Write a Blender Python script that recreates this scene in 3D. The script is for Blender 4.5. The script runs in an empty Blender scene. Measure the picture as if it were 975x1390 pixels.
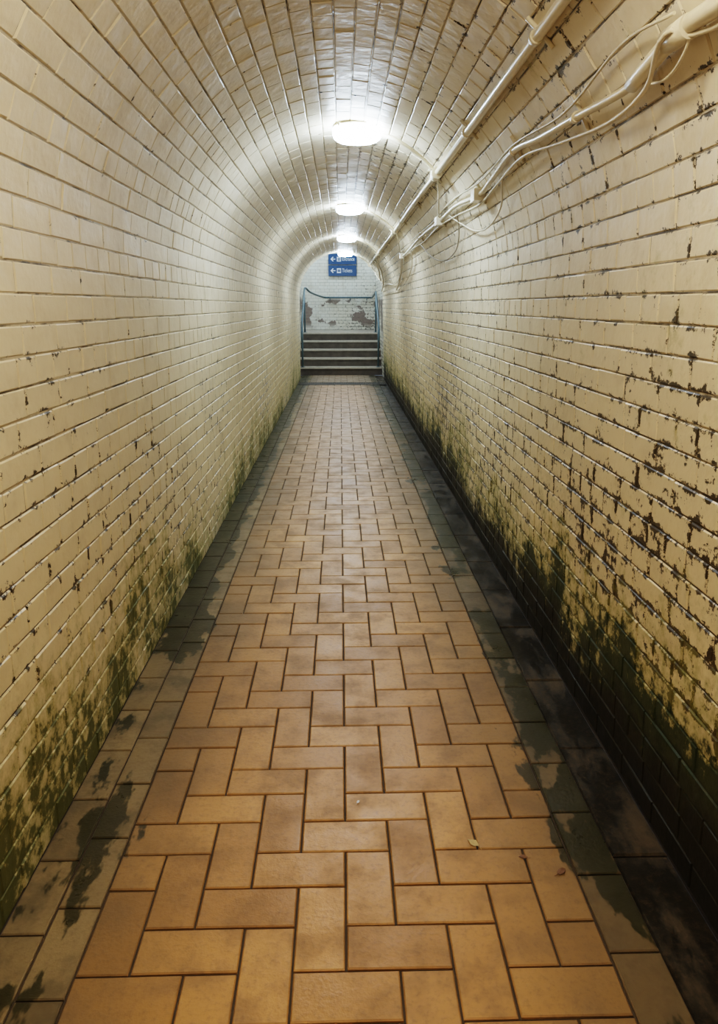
import bpy, math, random
from mathutils import Vector, Matrix
random.seed(7)
scene = bpy.context.scene

# ---------------------------------------------------------------- dimensions (metres)
EYE = 1.40
CX, R, SPR = 0.02, 0.80, 1.58          # vault centre x, radius, springing height
XL, XR = -0.79, 0.855                  # wall faces at floor level
Y0, Y1 = -4.0, 14.2                    # tunnel extent
FL, FR = -0.58, 0.59                   # herringbone field
YS, RISE, GOING, NST = 15.0, 0.165, 0.29, 5
YT = YS + GOING*(NST-1)                # top nosing
ZL = RISE*NST                          # landing level
YB = 18.2                              # back wall
SXL, SXR = -0.87, 0.87                 # stairwell walls
ZC = 3.6                               # stairwell ceiling

# ---------------------------------------------------------------- node helper
class NT:
    def __init__(s, name):
        s.m = bpy.data.materials.new(name); s.m.use_nodes = True
        s.t = s.m.node_tree; s.n = s.t.nodes; s.n.clear()
        s.out = s.n.new('ShaderNodeOutputMaterial')
        s.b = s.n.new('ShaderNodeBsdfPrincipled')
        s.t.links.new(s.b.outputs[0], s.out.inputs[0])
        s._tc = None
    def put(s, sock, v):
        if hasattr(v, 'is_output') or isinstance(v, bpy.types.NodeSocket): s.t.links.new(v, sock)
        elif isinstance(v, (tuple, list)):
            v = tuple(v)
            if sock.type == 'RGBA' and len(v) == 3: v = v+(1,)
            sock.default_value = v
        else: sock.default_value = v
    def set(s, **k):
        for a, v in k.items(): s.put(s.b.inputs[a.replace('_', ' ')], v)
    def obj(s):
        if not s._tc: s._tc = s.n.new('ShaderNodeTexCoord')
        return s._tc.outputs['Object']
    def uv(s):
        s.obj(); return s._tc.outputs['UV']
    def xyz(s, v=None):
        n = s.n.new('ShaderNodeSeparateXYZ'); s.put(n.inputs[0], v or s.obj()); return n.outputs
    def attr(s, name):
        n = s.n.new('ShaderNodeAttribute'); n.attribute_name = name; return n.outputs['Fac']
    def math(s, op, a, b=0.0, c=0.0, clamp=False):
        n = s.n.new('ShaderNodeMath'); n.operation = op; n.use_clamp = clamp
        s.put(n.inputs[0], a); s.put(n.inputs[1], b); s.put(n.inputs[2], c); return n.outputs[0]
    def noise(s, scale, detail=4, rough=0.6, vec=None, dist=0.0):
        n = s.n.new('ShaderNodeTexNoise')
        s.put(n.inputs['Vector'], vec or s.obj())
        n.inputs['Scale'].default_value = scale; n.inputs['Detail'].default_value = detail
        n.inputs['Roughness'].default_value = rough; n.inputs['Distortion'].default_value = dist
        return n.outputs['Fac']
    def scale(s, sc, loc=(0,0,0)):
        n = s.n.new('ShaderNodeMapping'); s.put(n.inputs[0], s.obj())
        n.inputs['Scale'].default_value = sc; n.inputs['Location'].default_value = loc; return n.outputs[0]
    def ss(s, v, a, b, lo=0.0, hi=1.0):
        n = s.n.new('ShaderNodeMapRange'); n.interpolation_type = 'SMOOTHSTEP'
        s.put(n.inputs['Value'], v)
        if a > b: a, b, lo, hi = b, a, hi, lo
        n.inputs['From Min'].default_value = a; n.inputs['From Max'].default_value = b
        n.inputs['To Min'].default_value = lo; n.inputs['To Max'].default_value = hi
        return n.outputs[0]
    def mix(s, f, a, b, mode='MIX'):
        n = s.n.new('ShaderNodeMix'); n.data_type = 'RGBA'; n.blend_type = mode
        s.put(n.inputs[0], f); s.put(n.inputs[6], a); s.put(n.inputs[7], b); return n.outputs[2]
    def bump(s, h, strength=0.5, dist=0.01, normal=None):
        n = s.n.new('ShaderNodeBump'); n.inputs['Strength'].default_value = strength
        n.inputs['Distance'].default_value = dist; s.put(n.inputs['Height'], h)
        if normal: s.put(n.inputs['Normal'], normal)
        return n.outputs[0]

def brick_paint(name, mortar=False, back=False):
    t = NT(name); x, y, z = t.xyz()
    low = t.noise(0.9, 3, 0.6); mid = t.noise(5, 4, 0.65)
    base = t.mix(t.ss(z, 0.3, 1.7), (0.79, 0.66, 0.40), (0.78, 0.69, 0.535))
    if mortar: base = t.mix(t.ss(z, 0.3, 1.9), (0.52, 0.41, 0.24), (0.49, 0.42, 0.31))
    if back: base = (0.78, 0.77, 0.70)
    base = t.mix(t.ss(low, 0.35, 0.7, 0, 0.35), base, (0.64, 0.54, 0.37))
    if not mortar:
        base = t.mix(t.math('MULTIPLY', t.attr('rnd'), 0.14), base, (0.57, 0.47, 0.32))
    base = t.mix(t.ss(mid, 0.50, 0.75, 0, 0.34), base, (0.46, 0.37, 0.23))
    right = t.ss(x, -0.2, 0.5)
    if not mortar:
        u, v, _ = t.xyz(t.uv())
        du = t.math('MULTIPLY', t.math('MINIMUM', u, t.math('SUBTRACT', 1, u)), 0.22)
        dv = t.math('MULTIPLY', t.math('MINIMUM', v, t.math('SUBTRACT', 1, v)), 0.07)
        e = t.math('MINIMUM', du, dv)
        near = t.ss(e, 0.016, 0.0)
        chipn = t.noise(21, 5, 0.75)
        region = t.math('MULTIPLY_ADD', right, 0.070, t.math('MULTIPLY', low, 0.30))
        lowz = t.ss(z, 1.6, 0.2, 0, 0.085)
        v1 = t.math('ADD', t.math('ADD', chipn, region), t.math('MULTIPLY_ADD', near, 0.105, lowz))
        chip = t.ss(v1, 0.878, 0.915)
    else:
        chipn = t.noise(9, 5, 0.7, t.scale((1, 0.5, 1)))
        v1 = t.math('ADD', chipn, t.math('MULTIPLY_ADD', right, 0.07, t.ss(z, 1.9, 0.3, 0, 0.10)))
        chip = t.ss(v1, 0.48, 0.64, 0.05, 0.94)
    if back:
        pz = t.math('MULTIPLY', t.ss(z, 1.62, 1.50), t.ss(z, 0.8, 1.0))
        pn = t.noise(2.3, 5, 0.6)
        peel = t.math('MULTIPLY', pz, t.ss(t.math('MULTIPLY_ADD', t.math('ABSOLUTE', x), 0.22, pn), 0.63, 0.66, 0, .9))
    mn = t.noise(4.5, 5, 0.68, t.scale((1, 0.8, 0.55)))
    mn2 = t.noise(24, 4, 0.72)
    mix_n = t.math('MULTIPLY_ADD', mn2, 0.75, t.math('SUBTRACT', mn, 0.225))
    hgt = t.ss(z, 1.0, 0.0, -0.42, 0.22)
    mv = t.math('ADD', mix_n, hgt)
    mv = t.math('MULTIPLY_ADD', right, 0.15, mv)
    patch = t.ss(t.noise(0.55, 2, 0.5), 0.30, 0.60, -0.07, 0.05)
    nearcam = t.ss(y, 4.5, 1.0, -0.04, 0.06)
    mv = t.math('ADD', mv, t.math('ADD', patch, nearcam))
    light = t.ss(mv, 0.58, 0.88, 0, 0.60)
    dark = t.ss(mv, 0.80, 0.93, 0, 0.93)
    c = t.mix(chip, base, (0.060, 0.045, 0.025))
    if not back:
        c = t.mix(light, c, (0.29, 0.275, 0.065))
        mosscol = t.mix(right, (0.095, 0.105, 0.028), (0.016, 0.032, 0.010))
        c = t.mix(dark, c, mosscol)
        foot = t.math('MULTIPLY', right, t.ss(t.math('MULTIPLY_ADD', mix_n, -0.35, z), 0.10, -0.10))
        c = t.mix(foot, c, (0.024, 0.020, 0.009))
    else: c = t.mix(peel, c, (0.19, 0.135, 0.11))
    rough = t.ss(mid, 0.3, 0.7, 0.34, 0.54)
    rough = t.math('ADD', rough, t.math('MULTIPLY', light, 0.3), clamp=True)
    h = t.math('MULTIPLY_ADD', t.noise(55, 2, 0.6), 0.35, t.noise(16, 2, 0.5))
    t.set(Base_Color=c, Roughness=rough, Normal=t.bump(h, 0.32, 0.010), IOR=1.45)
    return t.m

def simple(name, col, rough=0.5, metal=0.0, var=0.15, sc=20, bump=0.15, emit=None, es=0):
    t = NT(name); n = t.noise(sc, 3)
    dk = tuple(c*(1-2*var) for c in col)
    t.set(Base_Color=t.mix(n, dk, tuple(min(1, c*(1+var)) for c in col)), Roughness=rough, Metallic=metal)
    if bump: t.set(Normal=t.bump(n, bump, 0.003))
    if emit:
        t.set(Emission_Color=emit, Emission_Strength=es)
    return t.m

def paver_mat(name, kind):
    t = NT(name); x, y, z = t.xyz(); r = t.attr('rnd')
    fine = t.noise(70, 3, 0.7); mid = t.noise(7, 4, 0.65); low = t.noise(1.3, 3)
    if kind == 'field':
        c = t.mix(r, (0.42, 0.222, 0.075), (0.60, 0.330, 0.118))
        c = t.mix(t.ss(y, 3.0, 9.0, 0, 0.75), c, (0.54, 0.365, 0.245))  # paler, pinker with distance: reflective gloss put into the far floor's colour
        c = t.mix(t.ss(mid, 0.42, 0.70, 0, 0.65), c, (0.24, 0.138, 0.058))
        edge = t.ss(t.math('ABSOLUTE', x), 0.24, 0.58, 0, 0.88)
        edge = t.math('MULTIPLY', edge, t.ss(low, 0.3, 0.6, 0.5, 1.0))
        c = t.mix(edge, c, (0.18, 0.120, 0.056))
        c = t.mix(t.ss(y, 12.9, 13.2, 0, 0.7), c, (0.20, 0.16, 0.11))
    elif kind == 'border':
        c = t.mix(r, (0.19, 0.140, 0.075), (0.30, 0.220, 0.115))
        c = t.mix(t.ss(mid, 0.42, 0.7, 0, 0.7), c, (0.11, 0.084, 0.042))
        c = t.mix(t.ss(x, 0, .3, 0, .6), c, (0.10, 0.070, 0.036))
    else:
        gm = t.noise(5.5, 5, 0.7, t.scale((1.6, .7, 1)))
        c = t.mix(t.ss(gm, .46, .68), (0.020, 0.016, 0.008), (0.085, 0.060, 0.030))
    c = t.mix(t.ss(fine, 0.45, 0.8, 0, 0.4), c, (0.14, 0.09, 0.05))
    if kind != 'gutter':
        wn = t.noise(3.2, 5, 0.6, t.scale((1.6, 0.75, 1), (3.1, 1.7, 0)))
        ax = t.math('ABSOLUTE', t.math('SUBTRACT', x, 0.02))
        lft = t.ss(x, -0.3, -0.5)
        em = t.ss(ax, 0.40, 0.68, -0.32, 0.005)
        wet = t.math('ADD', wn, em)
        wet = t.math('MULTIPLY_ADD', r, 0.05, wet)
        rgt = t.math('MULTIPLY', t.ss(x, 0.2, 0.5), t.ss(y, 1.0, 1.8, 0.02, 0.13))
        wet = t.math('ADD', wet, rgt)
        far = t.math('MULTIPLY', t.math('MULTIPLY', lft, t.ss(x, -0.60, -0.72)), t.ss(y, 2.3, 4.2, 0, 0.3))
        wet = t.math('ADD', wet, far)
        w = t.ss(wet, 0.565, 0.60, 0, .9)
        c = t.mix(w, c, t.mix(mid, (0.018, 0.022, 0.007), (0.050, 0.044, 0.018)))
        rr = t.ss(mid, 0.3, 0.7, 0.34, 0.55)
        rr = t.math('MULTIPLY', rr, t.math('SUBTRACT', 1.0, t.math('MULTIPLY', w, 0.25)))
    else: rr = t.ss(gm, 0.4, 0.62, 0.30, 0.6)
    h = t.math('MULTIPLY_ADD', t.noise(70, 2, 0.7), 0.5, t.noise(9, 2))
    t.set(Base_Color=c, Roughness=rr, Normal=t.bump(h, 0.35, 0.006))
    return t.m

M_PAINT = brick_paint('painted_brick'); M_JOINT = brick_paint('painted_joint', mortar=True)
M_BPAINT = brick_paint('white_painted_brick', back=True)
M_BJOINT = simple('back_joint', (0.36, 0.34, 0.29), 0.6)
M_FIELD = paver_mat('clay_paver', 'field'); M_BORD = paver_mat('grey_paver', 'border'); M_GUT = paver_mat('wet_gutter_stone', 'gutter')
M_GROUT = simple('paver_joint', (0.080, 0.055, 0.032), 0.8)
M_CREAM = simple('cream_paint_metal', (0.74, 0.66, 0.50), 0.3, sc=30, var=0.08)
M_CABLE = simple('cable_sheath', (0.70, 0.62, 0.47), 0.45, var=0.1)
M_DCABLE = simple('dirty_cable', (0.38, 0.32, 0.22), 0.5)
M_LAMP = simple('lamp_diffuser', (0.9, 0.9, 0.9), 0.3, bump=0, emit=(0.68, 0.84, 1.0, 1), es=86)
M_LAMPW = simple('dim_warm_lamp_diffuser', (0.9, 0.9, 0.9), 0.3, bump=0, emit=(1.0, 0.91, 0.77, 1), es=62)  # weaker, warmer emission for the unseen lamps overhead and behind the camera
M_RAIL = simple('rail_paint', (0.10, 0.155, 0.175), 0.35, metal=0.2)
M_SIGN = simple('sign_blue', (0.016, 0.065, 0.18), 0.35, var=0.03)
M_WHITE = simple('sign_white', (0.75, 0.78, 0.82), 0.4, var=0.02)
M_STEP = simple('step_stone', (0.42, 0.37, 0.30), 0.5, var=0.3, sc=9)
M_RISER = simple('step_riser', (0.13, 0.108, 0.088), 0.6, var=0.3, sc=9)
M_NOSE = simple('step_nosing', (0.58, 0.53, 0.45), 0.45, var=0.2, sc=25)
M_IRON = simple('cast_iron', (0.08, 0.07, 0.06), 0.45, metal=0.6)
M_LEAF = simple('dry_leaf', (0.60, 0.46, 0.22), 0.6); M_LEAF2 = simple('brown_leaf', (0.20, 0.10, 0.05), 0.6)
M_CEIL = simple('stairwell_plaster', (0.8, 0.8, 0.77), 0.6)

# ---------------------------------------------------------------- mesh builder
class MB:
    def __init__(s): s.v=[]; s.f=[]; s.mi=[]; s.r=[]; s.uv=[]; s.sm=[]
    def face(s, idx, mi=0, r=0.5, uv=None, smooth=False):
        s.f.append(tuple(idx)); s.mi.append(mi); s.r.append(r); s.sm.append(smooth)
        s.uv.extend(uv or [(0.5, 0.5)]*len(idx))
    def quad(s, a, b, c, d, mi=0, r=0.5):
        n=len(s.v); s.v += [tuple(a),tuple(b),tuple(c),tuple(d)]; s.face((n,n+1,n+2,n+3), mi, r)
    def box(s, x0,x1,y0,y1,z0,z1, mi=0, ch=0.0, r=0.5, rot=0.0):
        n=len(s.v)
        if ch<=0:
            s.v += [(x0,y0,z0),(x1,y0,z0),(x1,y1,z0),(x0,y1,z0),(x0,y0,z1),(x1,y0,z1),(x1,y1,z1),(x0,y1,z1)]
            for q in ((3,2,1,0),(4,5,6,7),(0,1,5,4),(1,2,6,5),(2,3,7,6),(3,0,4,7)): s.face([n+i for i in q], mi, r)
        else:
            c=ch; cx,cy=(x0+x1)/2,(y0+y1)/2; ca,sa=math.cos(rot),math.sin(rot)
            for (i,z) in ((0,z0),(0,z1-c),(c,z1)):
                for (px,py) in ((x0+i,y0+i),(x1-i,y0+i),(x1-i,y1-i),(x0+i,y1-i)):
                    dx,dy=px-cx,py-cy; s.v.append((cx+dx*ca-dy*sa,cy+dx*sa+dy*ca,z))
            s.face([n+8,n+9,n+10,n+11], mi, r)
            for k in (0,4):
                for j in range(4):
                    s.face([n+k+j, n+k+(j+1)%4, n+k+4+(j+1)%4, n+k+4+j], mi, r)
            s.face([n+3,n+2,n+1,n], mi, r)
    def obrick(s, P, N, d, ch, mi, r):
        n=len(s.v)
        for p in P: s.v.append(tuple(p))
        tilt_a=random.uniform(-1,1)*0.0010; tilt_b=random.uniform(-1,1)*0.0007
        E=(P[1]-P[0]).normalized(); F=(P[3]-P[0]).normalized()
        for k,p in enumerate(P):
            q=p + E*(ch if k in (0,3) else -ch) + F*(ch if k in (0,1) else -ch)
            q=q + E*random.uniform(-.0012,.0012) + F*random.uniform(-.0010,.0010)
            dd=d + (tilt_a if k in (0,3) else -tilt_a) + (tilt_b if k in (0,1) else -tilt_b)
            s.v.append(tuple(q+N*dd))
        U=[(0,0),(1,0),(1,1),(0,1)]
        s.face((n+4,n+5,n+6,n+7), mi, r, U)
        for j in range(4):
            k=(j+1)%4; s.face((n+j,n+k,n+4+k,n+4+j), mi, r, [U[j],U[k],U[k],U[j]])
    def tube(s, pts, rad, seg=10, mi=0, smooth_path=True, cap=True):
        pts=[Vector(p) for p in pts]
        if smooth_path and len(pts)>2:
            q=[pts[0]+(pts[0]-pts[1])]+pts+[pts[-1]+(pts[-1]-pts[-2])]; o=[]
            for i in range(1,len(q)-2):
                for k in range(6):
                    t=k/6; a,b,c,d=q[i-1],q[i],q[i+1],q[i+2]
                    o.append(0.5*((2*b)+(c-a)*t+(2*a-5*b+4*c-d)*t*t+(3*b-a-3*c+d)*t**3))
            pts=o+[pts[-1]]
        n0=len(s.v); T=(pts[1]-pts[0]).normalized()
        up=Vector((0,0,1)) if abs(T.z)<0.9 else Vector((1,0,0))
        A=T.cross(up).normalized()
        for i,p in enumerate(pts):
            T=((pts[min(i+1,len(pts)-1)]-pts[max(i-1,0)])).normalized()
            A=(A-T*A.dot(T)).normalized(); B=T.cross(A)
            for j in range(seg):
                a=2*math.pi*j/seg; s.v.append(tuple(p+A*math.cos(a)*rad+B*math.sin(a)*rad))
        for i in range(len(pts)-1):
            for j in range(seg):
                k=(j+1)%seg; a=n0+i*seg; b=a+seg
                s.face((a+j,a+k,b+k,b+j), mi, smooth=True)
        if cap:
            s.face([n0+j for j in range(seg)][::-1], mi); m=n0+(len(pts)-1)*seg; s.face([m+j for j in range(seg)], mi)
    def lathe(s, prof, c, seg=32, mi=0, smooth=True):
        n0=len(s.v); c=Vector(c)
        for (r,z) in prof:
            for j in range(seg):
                a=2*math.pi*j/seg; s.v.append((c.x+r*math.cos(a), c.y+r*math.sin(a), c.z+z))
        for i in range(len(prof)-1):
            for j in range(seg):
                k=(j+1)%seg; a=n0+i*seg; b=a+seg
                s.face((a+j,b+j,b+k,a+k), mi, smooth=smooth)
    def make(s, name, mats, parent=None, origin=None):
        v=s.v
        if origin: o=Vector(origin); v=[tuple(Vector(p)-o) for p in v]
        me=bpy.data.meshes.new(name); me.from_pydata(v,[],s.f)
        for m in mats: me.materials.append(m)
        me.polygons.foreach_set('material_index', s.mi); me.polygons.foreach_set('use_smooth', s.sm)
        ul=me.uv_layers.new(name='UVMap'); ul.data.foreach_set('uv',[c for p in s.uv for c in p])
        at=me.attributes.new('rnd','FLOAT','FACE'); at.data.foreach_set('value', s.r)
        me.update(); ob=bpy.data.objects.new(name, me); scene.collection.objects.link(ob)
        if origin: ob.location=origin
        if parent: ob.parent=parent
        return ob

JW=0.0023   # half joint
def lay_courses(mb, prof_pts, ya, yb, mi=0, start=0, along=None):
    for i in range(len(prof_pts)-1):
        a=Vector((prof_pts[i][0],0,prof_pts[i][1])); b=Vector((prof_pts[i+1][0],0,prof_pts[i+1][1]))
        t=(b-a).normalized(); N=Vector((t.z,0,-t.x))
        header=((i+start)%4==0); L=0.112 if header else 0.2245
        y=ya-random.uniform(0,0.02)-(0.0 if (i+start)%2 else L*0.5)
        while y<yb:
            l=L*random.uniform(0.965,1.035); p=max(y,ya)+JW*0.8; q=min(y+l,yb)-JW*0.8
            if q-p>0.02:
                w0=a+t*JW*random.uniform(.4,1.5); w1=b-t*JW*random.uniform(.4,1.5)
                P=[Vector((w0.x,q,w0.z)),Vector((w0.x,p,w0.z)),Vector((w1.x,p,w1.z)),Vector((w1.x,q,w1.z))]
                mb.obrick(P,N,0.0036+random.uniform(-.0010,.0010),0.0032,mi,random.random())
            y+=l
        mb.quad((a.x,ya,a.z),(a.x,yb,a.z),(b.x,yb,b.z),(b.x,ya,b.z),1)

NW=21
L=MB(); lay_courses(L,[(XL+(CX-R-XL)*i/NW, SPR*i/NW) for i in range(NW+1)],Y0,Y1)
L.make('wall_left',[M_PAINT,M_JOINT])
NA=33
V=MB(); lay_courses(V,[(CX-R*math.cos(math.pi*i/NA), SPR+R*math.sin(math.pi*i/NA)) for i in range(NA+1)],Y0,Y1,start=1)
V.make('ceiling',[M_PAINT,M_JOINT])
Rr=MB(); lay_courses(Rr,[(CX+R+(XR-CX-R)*i/NW, SPR*(1-i/NW)) for i in range(NW+1)],Y0,Y1,start=2)
Rr.make('wall_right',[M_PAINT,M_JOINT])

def flat_wall(mb, o, u, W, H, mi=0, jm=1, ch=0.075):
    o=Vector(o); u=Vector(u); z=Vector((0,0,1)); N=u.cross(z)
    n=int(round(H/ch)); c=H/n
    for i in range(n):
        header=(i%2==0); Lb=0.112 if header else 0.2245; x=0.0 if header else -0.056
        while x<W:
            p=max(x,0)+JW*.8; q=min(x+Lb,W)-JW*.8
            if q-p>.02:
                P=[o+u*p+z*(i*c+JW),o+u*q+z*(i*c+JW),o+u*q+z*((i+1)*c-JW),o+u*p+z*((i+1)*c-JW)]
                mb.obrick(P,N,0.0055+random.uniform(-.001,.001),0.004,mi,random.random())
            x+=Lb
    mb.quad(o,o+u*W,o+u*W+z*H,o+z*H,jm)

b=MB(); flat_wall(b,(-3.4,YB,ZL),(1,0,0),3.4+SXR,ZC-ZL); b.make('wall_back',[M_BPAINT,M_BJOINT])
b=MB(); flat_wall(b,(SXR,YB,0),(0,-1,0),YB-Y1,ZC); b.make('wall_stair_right',[M_BPAINT,M_BJOINT])
b=MB(); flat_wall(b,(SXL,Y1,0),(0,1,0),YT+0.35-Y1,ZC); b.make('wall_stair_left',[M_BPAINT,M_BJOINT])
b=MB(); flat_wall(b,(SXL,YT+0.35,ZL),(-1,0,0),3.4+SXL,ZC-ZL); b.make('wall_landing',[M_BPAINT,M_BJOINT])
b=MB(); flat_wall(b,(-3.4,YT+0.35,ZL),(0,1,0),YB-YT-0.35,ZC-ZL); b.make('wall_landing_end',[M_BPAINT,M_BJOINT])
h=MB(); seg=40
arc=[(CX-R*math.cos(math.pi*i/seg), SPR+R*math.sin(math.pi*i/seg)) for i in range(seg+1)]
for i in range(seg):
    (xa,za),(xb,zb)=arc[i],arc[i+1]
    h.quad((xa,Y1,za),(xb,Y1,zb),(xb,Y1,ZC),(xa,Y1,ZC))
h.quad((SXL,Y1,0),(XL,Y1,0),(arc[0][0],Y1,SPR),(SXL,Y1,SPR)); h.quad((SXL,Y1,SPR),(arc[0][0],Y1,SPR),(arc[0][0],Y1,ZC),(SXL,Y1,ZC))
h.quad((XR,Y1,0),(SXR,Y1,0),(SXR,Y1,SPR),(arc[-1][0],Y1,SPR)); h.quad((arc[-1][0],Y1,SPR),(SXR,Y1,SPR),(SXR,Y1,ZC),(arc[-1][0],Y1,ZC))
h.make('wall_portal',[M_BPAINT])
b=MB(); b.box(-3.4,SXR,Y1,YB,ZC,ZC+.1); b.make('ceiling_stairwell',[M_CEIL])
b=MB(); flat_wall(b,(0.95,Y0,0),(-1,0,0),1.9,2.45); b.make('wall_rear',[M_PAINT,M_JOINT])

# floor -----------------------------------------------------------------------
f=MB(); W=(FR-FL)/10; FY1=15.0
G=0.0028
def paver(x0,x1,y0,y1,mi):
    if x1-x0<0.02 or y1-y0<0.02: return
    f.box(x0+G,x1-G,y0+G,y1-G,-0.03,random.uniform(-.0010,.0012),mi,0.0028,random.random(),random.uniform(-.012,.012)*min(1,.12/max(x1-x0,y1-y0)))
ny=int((FY1-Y0)/W)+3
for j in range(-2,ny):
    for i in range(-2,13):
        k=(i-j)%4
        ya=Y0+j*W
        if k==0:
            xa,xb=max(FL+i*W,FL),min(FL+(i+2)*W,FR)
            if xb>xa: paver(xa,xb,max(ya,Y0),min(ya+W,FY1),0)
        elif k==2:
            xa,xb=FL+i*W,FL+(i+1)*W
            if xa>=FL-1e-6 and xb<=FR+1e-6: paver(xa,xb,max(ya-W,Y0),min(ya+W,FY1),0)
def row(x0,x1,Lp,off,mi):
    y=Y0-off
    while y<FY1:
        l=Lp*random.uniform(.97,1.03); paver(x0,x1,max(y,Y0),min(y+l,FY1),mi); y+=l
row(XL,(XL+FL)/2,0.232,0.0,1); row((XL+FL)/2,FL,0.232,0.11,1); row(FR,FR+0.117,0.232,0.05,1)
y=Y0
while y<FY1:
    l=random.uniform(.42,.5); y2=min(y+l,FY1)
    f.box(FR+.117+.003,XR,y+.003,y2-.003,-.03,-0.009+random.uniform(-.002,.002),2,0.005,random.random()); y=y2
QZ=-.0065
f.quad((SXL,Y0,QZ),(FR+.117,Y0,QZ),(FR+.117,FY1,QZ),(SXL,FY1,QZ),3)
f.quad((FR+.117,Y0,-.017),(SXR,Y0,-.017),(SXR,FY1,-.017),(FR+.117,FY1,-.017),3)
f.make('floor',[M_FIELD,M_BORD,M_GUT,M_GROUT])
b=MB(); b.box(-3.4,SXR,YT+.30,YB,ZL-.1,ZL-.001); b.make('floor_landing',[M_STEP])

# drainage grate ---------------------------------------------------------------
g=MB(); ga,gb=13.1,13.50
for (a_,b_) in ((ga,ga+.02),((ga+gb)/2-.01,(ga+gb)/2+.01),(gb-.02,gb)): g.box(XL+.02,XR-.02,a_,b_,-.005,.006)
x=XL+.02
while x<XR-.03:
    g.box(x,x+.014,ga,gb,-.004,.005); x+=.034
g.box(XL+.02,XR-.02,ga,gb,-.006,.0015,1)
g.make('drain_grate',[M_IRON,M_IRON])

# staircase ------------------------------------------------------------------
s=MB()
for i in range(NST):
    y=YS+GOING*i; z0=RISE*i; z1=RISE*(i+1); ye=y+GOING+(.03 if i<NST-1 else .02)
    s.box(SXL+.01,SXR-.01,y,ye,0,z1-.035,1)
    s.box(SXL+.01,SXR-.01,y-.02,ye,z1-.035,z1,0,0.004)
    s.box(SXL+.03,SXR-.03,y-.021,y+.03,z1-.025,z1+.004,2,0.002)
s.make('staircase',[M_STEP,M_RISER,M_NOSE])

# handrail ---------------------------------------------------------------------
r=MB(); zr=.88
lx,rx=SXL+.09,SXR-.09
slope=lambda y:(y-YS)/GOING*RISE+RISE+zr
left=[(lx,YS-.15,.70),(lx,YS-.18,.80),(lx,YS-.05,slope(YS)-.03),(lx,YS+.6,slope(YS+.6)),(lx,YT,slope(YT)),(lx+.02,YT+.25,ZL+zr+.07),(lx+.12,YT+.7,ZL+zr-.02),(lx+.35,YB-.2,ZL+zr-.10),(lx+.5,YB-.09,ZL+zr-.11)]
r.tube(left,.021,10)
right=[(lx+.5,YB-.09,ZL+zr-.11),(0,YB-.09,ZL+zr-.11),(rx-.12,YB-.09,ZL+zr-.11),(rx,YB-.2,ZL+zr-.11),(rx,YT+.3,ZL+zr-.02),(rx,YT,slope(YT)-.05),(rx,YS+.6,slope(YS+.6)-.02),(rx,YS-.05,slope(YS)-.03),(rx,YS-.18,.80),(rx,YS-.15,.70)]
r.tube(right,.021,10)
for (xx,yy,zb,zt) in ((lx,YS+.02,RISE,slope(YS)+.02),(lx,YT+.03,ZL,slope(YT)),(rx,YS+.02,RISE,slope(YS)+.02),(rx,YT+.03,ZL,slope(YT)-.05)):
    r.tube([(xx,yy,zb),(xx,yy,zt)],.018,10,smooth_path=False); r.lathe([(.05,0),(.05,.012),(.02,.014)],(xx,yy,zb),16)
for xx in (-.25,.25,.65):
    r.tube([(xx,YB-.09,ZL+zr-.11),(xx,YB-.06,ZL+zr-.17),(xx,YB,ZL+zr-.17)],.010,8)
r.make('handrail',[M_RAIL])

# bulkhead lamps ---------------------------------------------------------------
def lamp(x,y,zt,mat):
    m=MB()
    m.lathe([(.0,0),(.134,0),(.134,-.008),(.120,-.009)],(x,y,zt),36)
    dome=[(.130,-.006),(.136,-.010),(.137,-.040),(.130,-.060),(.110,-.074),(.070,-.081),(.0005,-.085)]
    m.lathe(dome,(x,y,zt),22,1)
    for k in range(4):
        a=math.pi/4+k*math.pi/2; cx,cy=x+.142*math.cos(a),y+.142*math.sin(a)
        m.lathe([(.007,.0),(.007,-.016),(.004,-.018),(.0003,-.018)],(cx,cy,zt),8)
    return m.make('bulkhead_lamp',[M_CREAM,mat],origin=(x,y,zt))
LY=[-2.1,1.12,4.35,7.6,10.8,13.95]
for y in LY: lamp(.10,y,2.368,M_LAMPW if y<2 else M_LAMP)
for (x,y) in ((-.1,15.6),(0.0,17.2),(-2.0,17.3)): lamp(x,y,ZC,M_LAMP)  # lamps added out of sight above the stairs to light the stairwell

# conduits and cables ------------------------------------------------------------
def ap(phi,y,off=.028):
    a=math.radians(phi); rr=R-off
    return (CX+rr*math.cos(a), y, SPR+rr*math.sin(a))
c=MB()
ph=46
pts=[]; y=Y0+.02
while y<13.7: pts.append(ap(ph+random.uniform(-.25,.25),y,.026)); y+=1.1
c.tube(pts,.0165,12)
for y in [Y0+.5+1.15*k for k in range(15)]:
    p=Vector(ap(ph,y,.026)); c.tube([Vector(p)+Vector((0,-.012,0)),Vector(p)+Vector((0,.012,0))],.021,12,smooth_path=False)
    q=[ap(ph+d,y,.009) for d in (-4,-2,0,2,4)]; c.tube(q,.008,6)
for y in LY:
    p=Vector(ap(ph,y+.05,.03)); c.tube([p+Vector((0,-.045,0)),p+Vector((0,.045,0))],.032,14,smooth_path=False)
    br=[ap(ph+2,y+.05,.026),ap(56,y+.03,.022),ap(66,y-.01,.022),ap(72,y,.02),ap(74.4,y,.026)]
    c.tube(br,.0105,10)
c.make('conduit_pipe',[M_CREAM])

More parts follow.
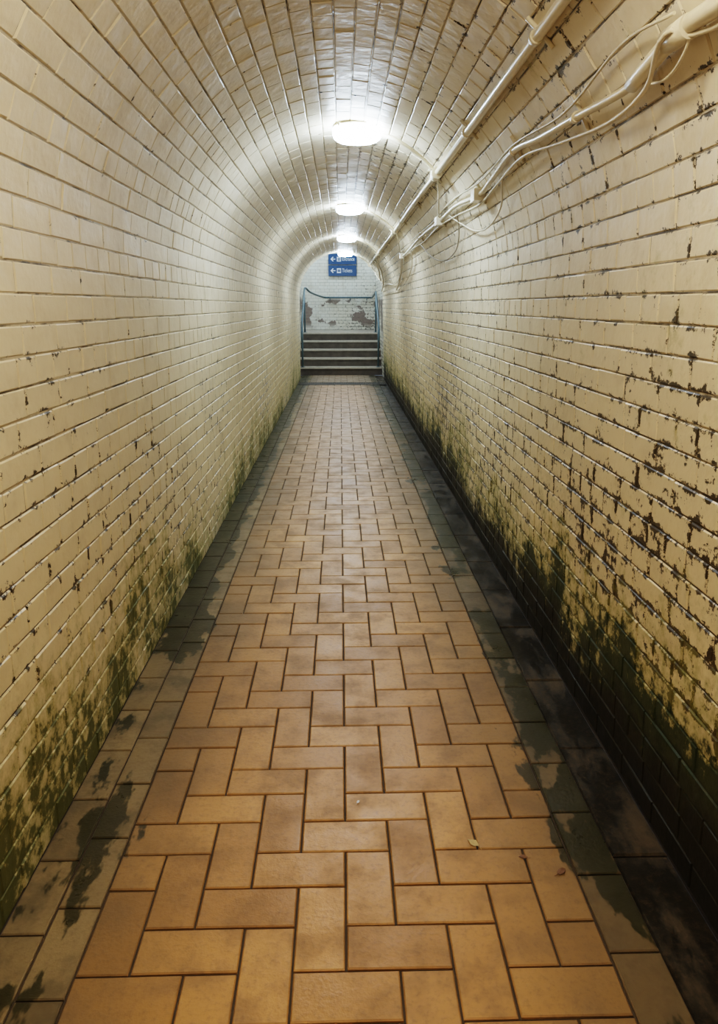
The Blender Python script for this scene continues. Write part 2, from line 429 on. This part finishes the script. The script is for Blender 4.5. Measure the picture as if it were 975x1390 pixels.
c=MB()
hv=[ap(27,-3.9,.03),ap(28,-1.5,.03),ap(27,.6,.03),ap(27.5,1.35,.032),ap(28.2,1.62,.034),ap(26.2,1.90,.03),ap(28,2.3,.03),ap(29.5,2.65,.03),ap(31.5,3.0,.03),ap(29.2,3.5,.028),ap(28,3.85,.028),ap(30.5,4.5,.028),ap(30,5.2,.028),ap(30,6.5,.028),ap(28,7.8,.028),ap(27.5,8.6,.028)]
c.tube(hv[:6],.019,12); c.tube(hv[4:],.0115,10)
p=Vector(hv[4]); c.tube([p+Vector((.0,-.05,-.004)),p+Vector((0,.05,.0))],.025,14,smooth_path=False)
c.tube([hv[-1],ap(18,9.2,.03),ap(8,9.9,.03),ap(3,10.4,.03)],.0115,10)
for y,phi in ((.2,27),(1.3,27.5),(2.3,28),(3.0,31.5),(3.85,28),(5.2,30),(6.5,30),(8.6,27.5)):
    c.tube([ap(phi+d,y,.010) for d in (-4,-1.5,1.5,4)],.007,6)
    q=Vector(ap(phi,y,.030)); c.tube([q+Vector((0,-.01,0)),q+Vector((0,.01,0))],.022 if y<2 else .016,10,smooth_path=False)
for y,phi in ((3.85,28),(5.2,30),(8.4,28)):
    q=Vector(ap(phi,y,.03)); c.box(q.x-.03,q.x+.03,y-.05,y+.05,q.z-.03,q.z+.03,0,.006)
c.make('conduit_pipe',[M_CREAM])

k=MB()
def kc(spec,rad,mi=0): k.tube([ap(a,y,o) for a,y,o in spec],rad,8,mi)
kc([(25,-3.9,.02),(23,0,.02),(25,1.4,.03),(29,1.62,.06),(24,1.8,.05),(23,2.1,.03),(25.5,2.5,.03),(28.5,2.9,.04),(27,3.4,.03),(25,3.9,.03),(27,4.6,.03),(28,5.4,.03),(26.5,6.4,.03),(27.5,7.4,.03),(26,8.5,.03)],.0055)
kc([(31,1.62,.03),(33,1.9,.02),(30.5,2.4,.02),(33,3.0,.02),(31.5,3.7,.02),(33.5,4.6,.02),(32,5.6,.02),(32.5,7,.02),(31,8.5,.02)],.004)
kc([(29,1.55,.03),(25,1.60,.05),(23.5,1.72,.04),(25,1.85,.03)],.0035)
kc([(28,3.3,.03),(20,3.5,.03),(16,3.85,.03),(17,4.2,.03),(23,4.55,.03),(29,4.8,.03)],.0045)
kc([(29,4.5,.03),(20,4.7,.03),(13,5.0,.03),(11,5.6,.03),(16,6.2,.03),(26,6.6,.03)],.004,1)
kc([(28,7.4,.03),(18,7.8,.03),(9,8.6,.03),(5,9.4,.03),(2,10.4,.03),(2,13.9,.03)],.006)
kc([(30,8.4,.03),(20,8.7,.05),(12,9.6,.04),(9,10.8,.03),(12,12,.03),(14,13.8,.03)],.008)
kc([(44,12.3,.03),(34,12.5,.05),(26,12.9,.06),(20,13.3,.05),(24,13.7,.05),(34,13.9,.04),(44,13.9,.03)],.012)
kc([(46,11.6,.03),(38,11.9,.05),(30,12.3,.04),(22,12.6,.04),(12,13.2,.04),(6,13.9,.04)],.010)
kc([(45,4.5,.02),(40,4.7,.03),(35,5.0,.03),(31,5.2,.03)],.005)
kc([(45,7.7,.02),(40,7.9,.03),(34,8.3,.03),(29,8.6,.03)],.006)
k.make('electrical_cable',[M_CABLE,M_DCABLE])

# direction sign -----------------------------------------------------------------
sg=bpy.data.objects.new('direction_sign',None); scene.collection.objects.link(sg)
SX,SY,SZ=.06,YB-.05,2.36
sg.location=(SX,SY,SZ)
def child(mb,name,mats): 
    o=mb.make(name,mats); o.parent=sg; return o
def rbox(m,x0,x1,z0,z1,y0,y1,mi): m.box(x0,x1,y0,y1,z0,z1,mi)
SW,SH=.68,.245
for n,(zc,label) in enumerate(((SH/2+.012,'Entrance'),(-SH/2-.012,'Tickets'))):
    m=MB(); rbox(m,-SW/2,SW/2,zc-SH/2,zc+SH/2,-.0125,.0125,0); rbox(m,-SW/2+.05,-SW/2+.08,zc-.05,zc+.05,.0125,.044,0); rbox(m,SW/2-.08,SW/2-.05,zc-.05,zc+.05,.0125,.044,0)
    child(m,'panel_%d'%(n+1),[M_SIGN])
    m=MB(); x0=-SW/2+.05; ya,yb=-.017,-.0125
    rbox(m,x0+.02,x0+.12,zc-.010,zc+.010,ya,yb,0)
    for sgn in (1,-1):
        nn=len(m.v)
        for yy in (ya,yb): m.v += [(x0,yy,zc),(x0+.055,yy,zc+sgn*.055),(x0+.078,yy,zc+sgn*.045),(x0+.03,yy,zc)]
        m.face((nn,nn+1,nn+2,nn+3)); m.face((nn+4,nn+5,nn+6,nn+7))
    child(m,'arrow_%d'%(n+1),[M_WHITE])
    m=MB(); xi=x0+.155; rbox(m,xi,xi+.10,zc-.055,zc+.055,ya,yb,0)
    if n==0:
        m.box(xi+.02,xi+.045,ya-.002,ya,zc-.04,zc+.03,1); m.box(xi+.055,xi+.08,ya-.002,ya,zc-.04,zc+.03,1)
    else:
        m.box(xi+.018,xi+.082,ya-.002,ya,zc-.03,zc+.03,1); m.box(xi+.045,xi+.053,ya-.003,ya-.002,zc-.03,zc+.03,0)
    child(m,'pictogram_%d'%(n+1),[M_WHITE,M_SIGN])
    cu=bpy.data.curves.new('lettering','FONT'); cu.body=label; cu.size=.125; cu.extrude=.002; cu.align_y='CENTER'
    cu.materials.append(M_WHITE); to=bpy.data.objects.new('lettering_%d'%(n+1),cu); scene.collection.objects.link(to)
    to.parent=sg; to.location=(xi+.125,-.016,zc); to.rotation_euler=(math.pi/2,0,0); to.scale=(.68,1,1)

# fallen leaves ------------------------------------------------------------------
def leaf(x,y,s,rot,mat):
    m=MB()
    out=[(0,0),(.25,.22),(.55,.30),(.85,.18),(1.1,0),(.85,-.16),(.5,-.28),(.22,-.2)]
    m.v.append((.5,0,.10))
    for i,(a,b_) in enumerate(out): m.v.append((a,b_,.03+.16*abs(b_)+(.10 if i%3==0 else 0)))
    for i in range(8): m.face((0,1+i,1+(i+1)%8),0,smooth=True)
    m.tube([(-.3,.05,.03),(0,0,.04),(.5,0,.11)],.02,6)
    o=m.make('fallen_leaf',[mat]); o.location=(x,y,.001); o.scale=(s,s,s); o.rotation_euler=(0,0,rot)
leaf(.36,1.62,.035,2.3,M_LEAF); leaf(.54,1.52,.03,.6,M_LEAF2); leaf(.04,1.80,.014,1.1,M_WHITE); leaf(.48,1.58,.022,3,M_LEAF2)

# world, camera --------------------------------------------------------------------
w=bpy.data.worlds.new('World'); scene.world=w; w.use_nodes=True
w.node_tree.nodes['Background'].inputs[0].default_value=(.6,.7,.8,1); w.node_tree.nodes['Background'].inputs[1].default_value=.2

cam=bpy.data.cameras.new('camera'); co=bpy.data.objects.new('camera',cam); scene.collection.objects.link(co)
cam.sensor_fit='VERTICAL'; cam.sensor_height=36; cam.lens=976*36/1390; cam.shift_y=-45/1390; cam.clip_start=.02
co.location=(0,0,EYE); co.rotation_euler=(math.radians(90-13.54),0,math.radians(-1.455))
scene.camera=co
scene.view_settings.view_transform='Filmic'
scene.view_settings.look='High Contrast'
scene.view_settings.exposure=0.08
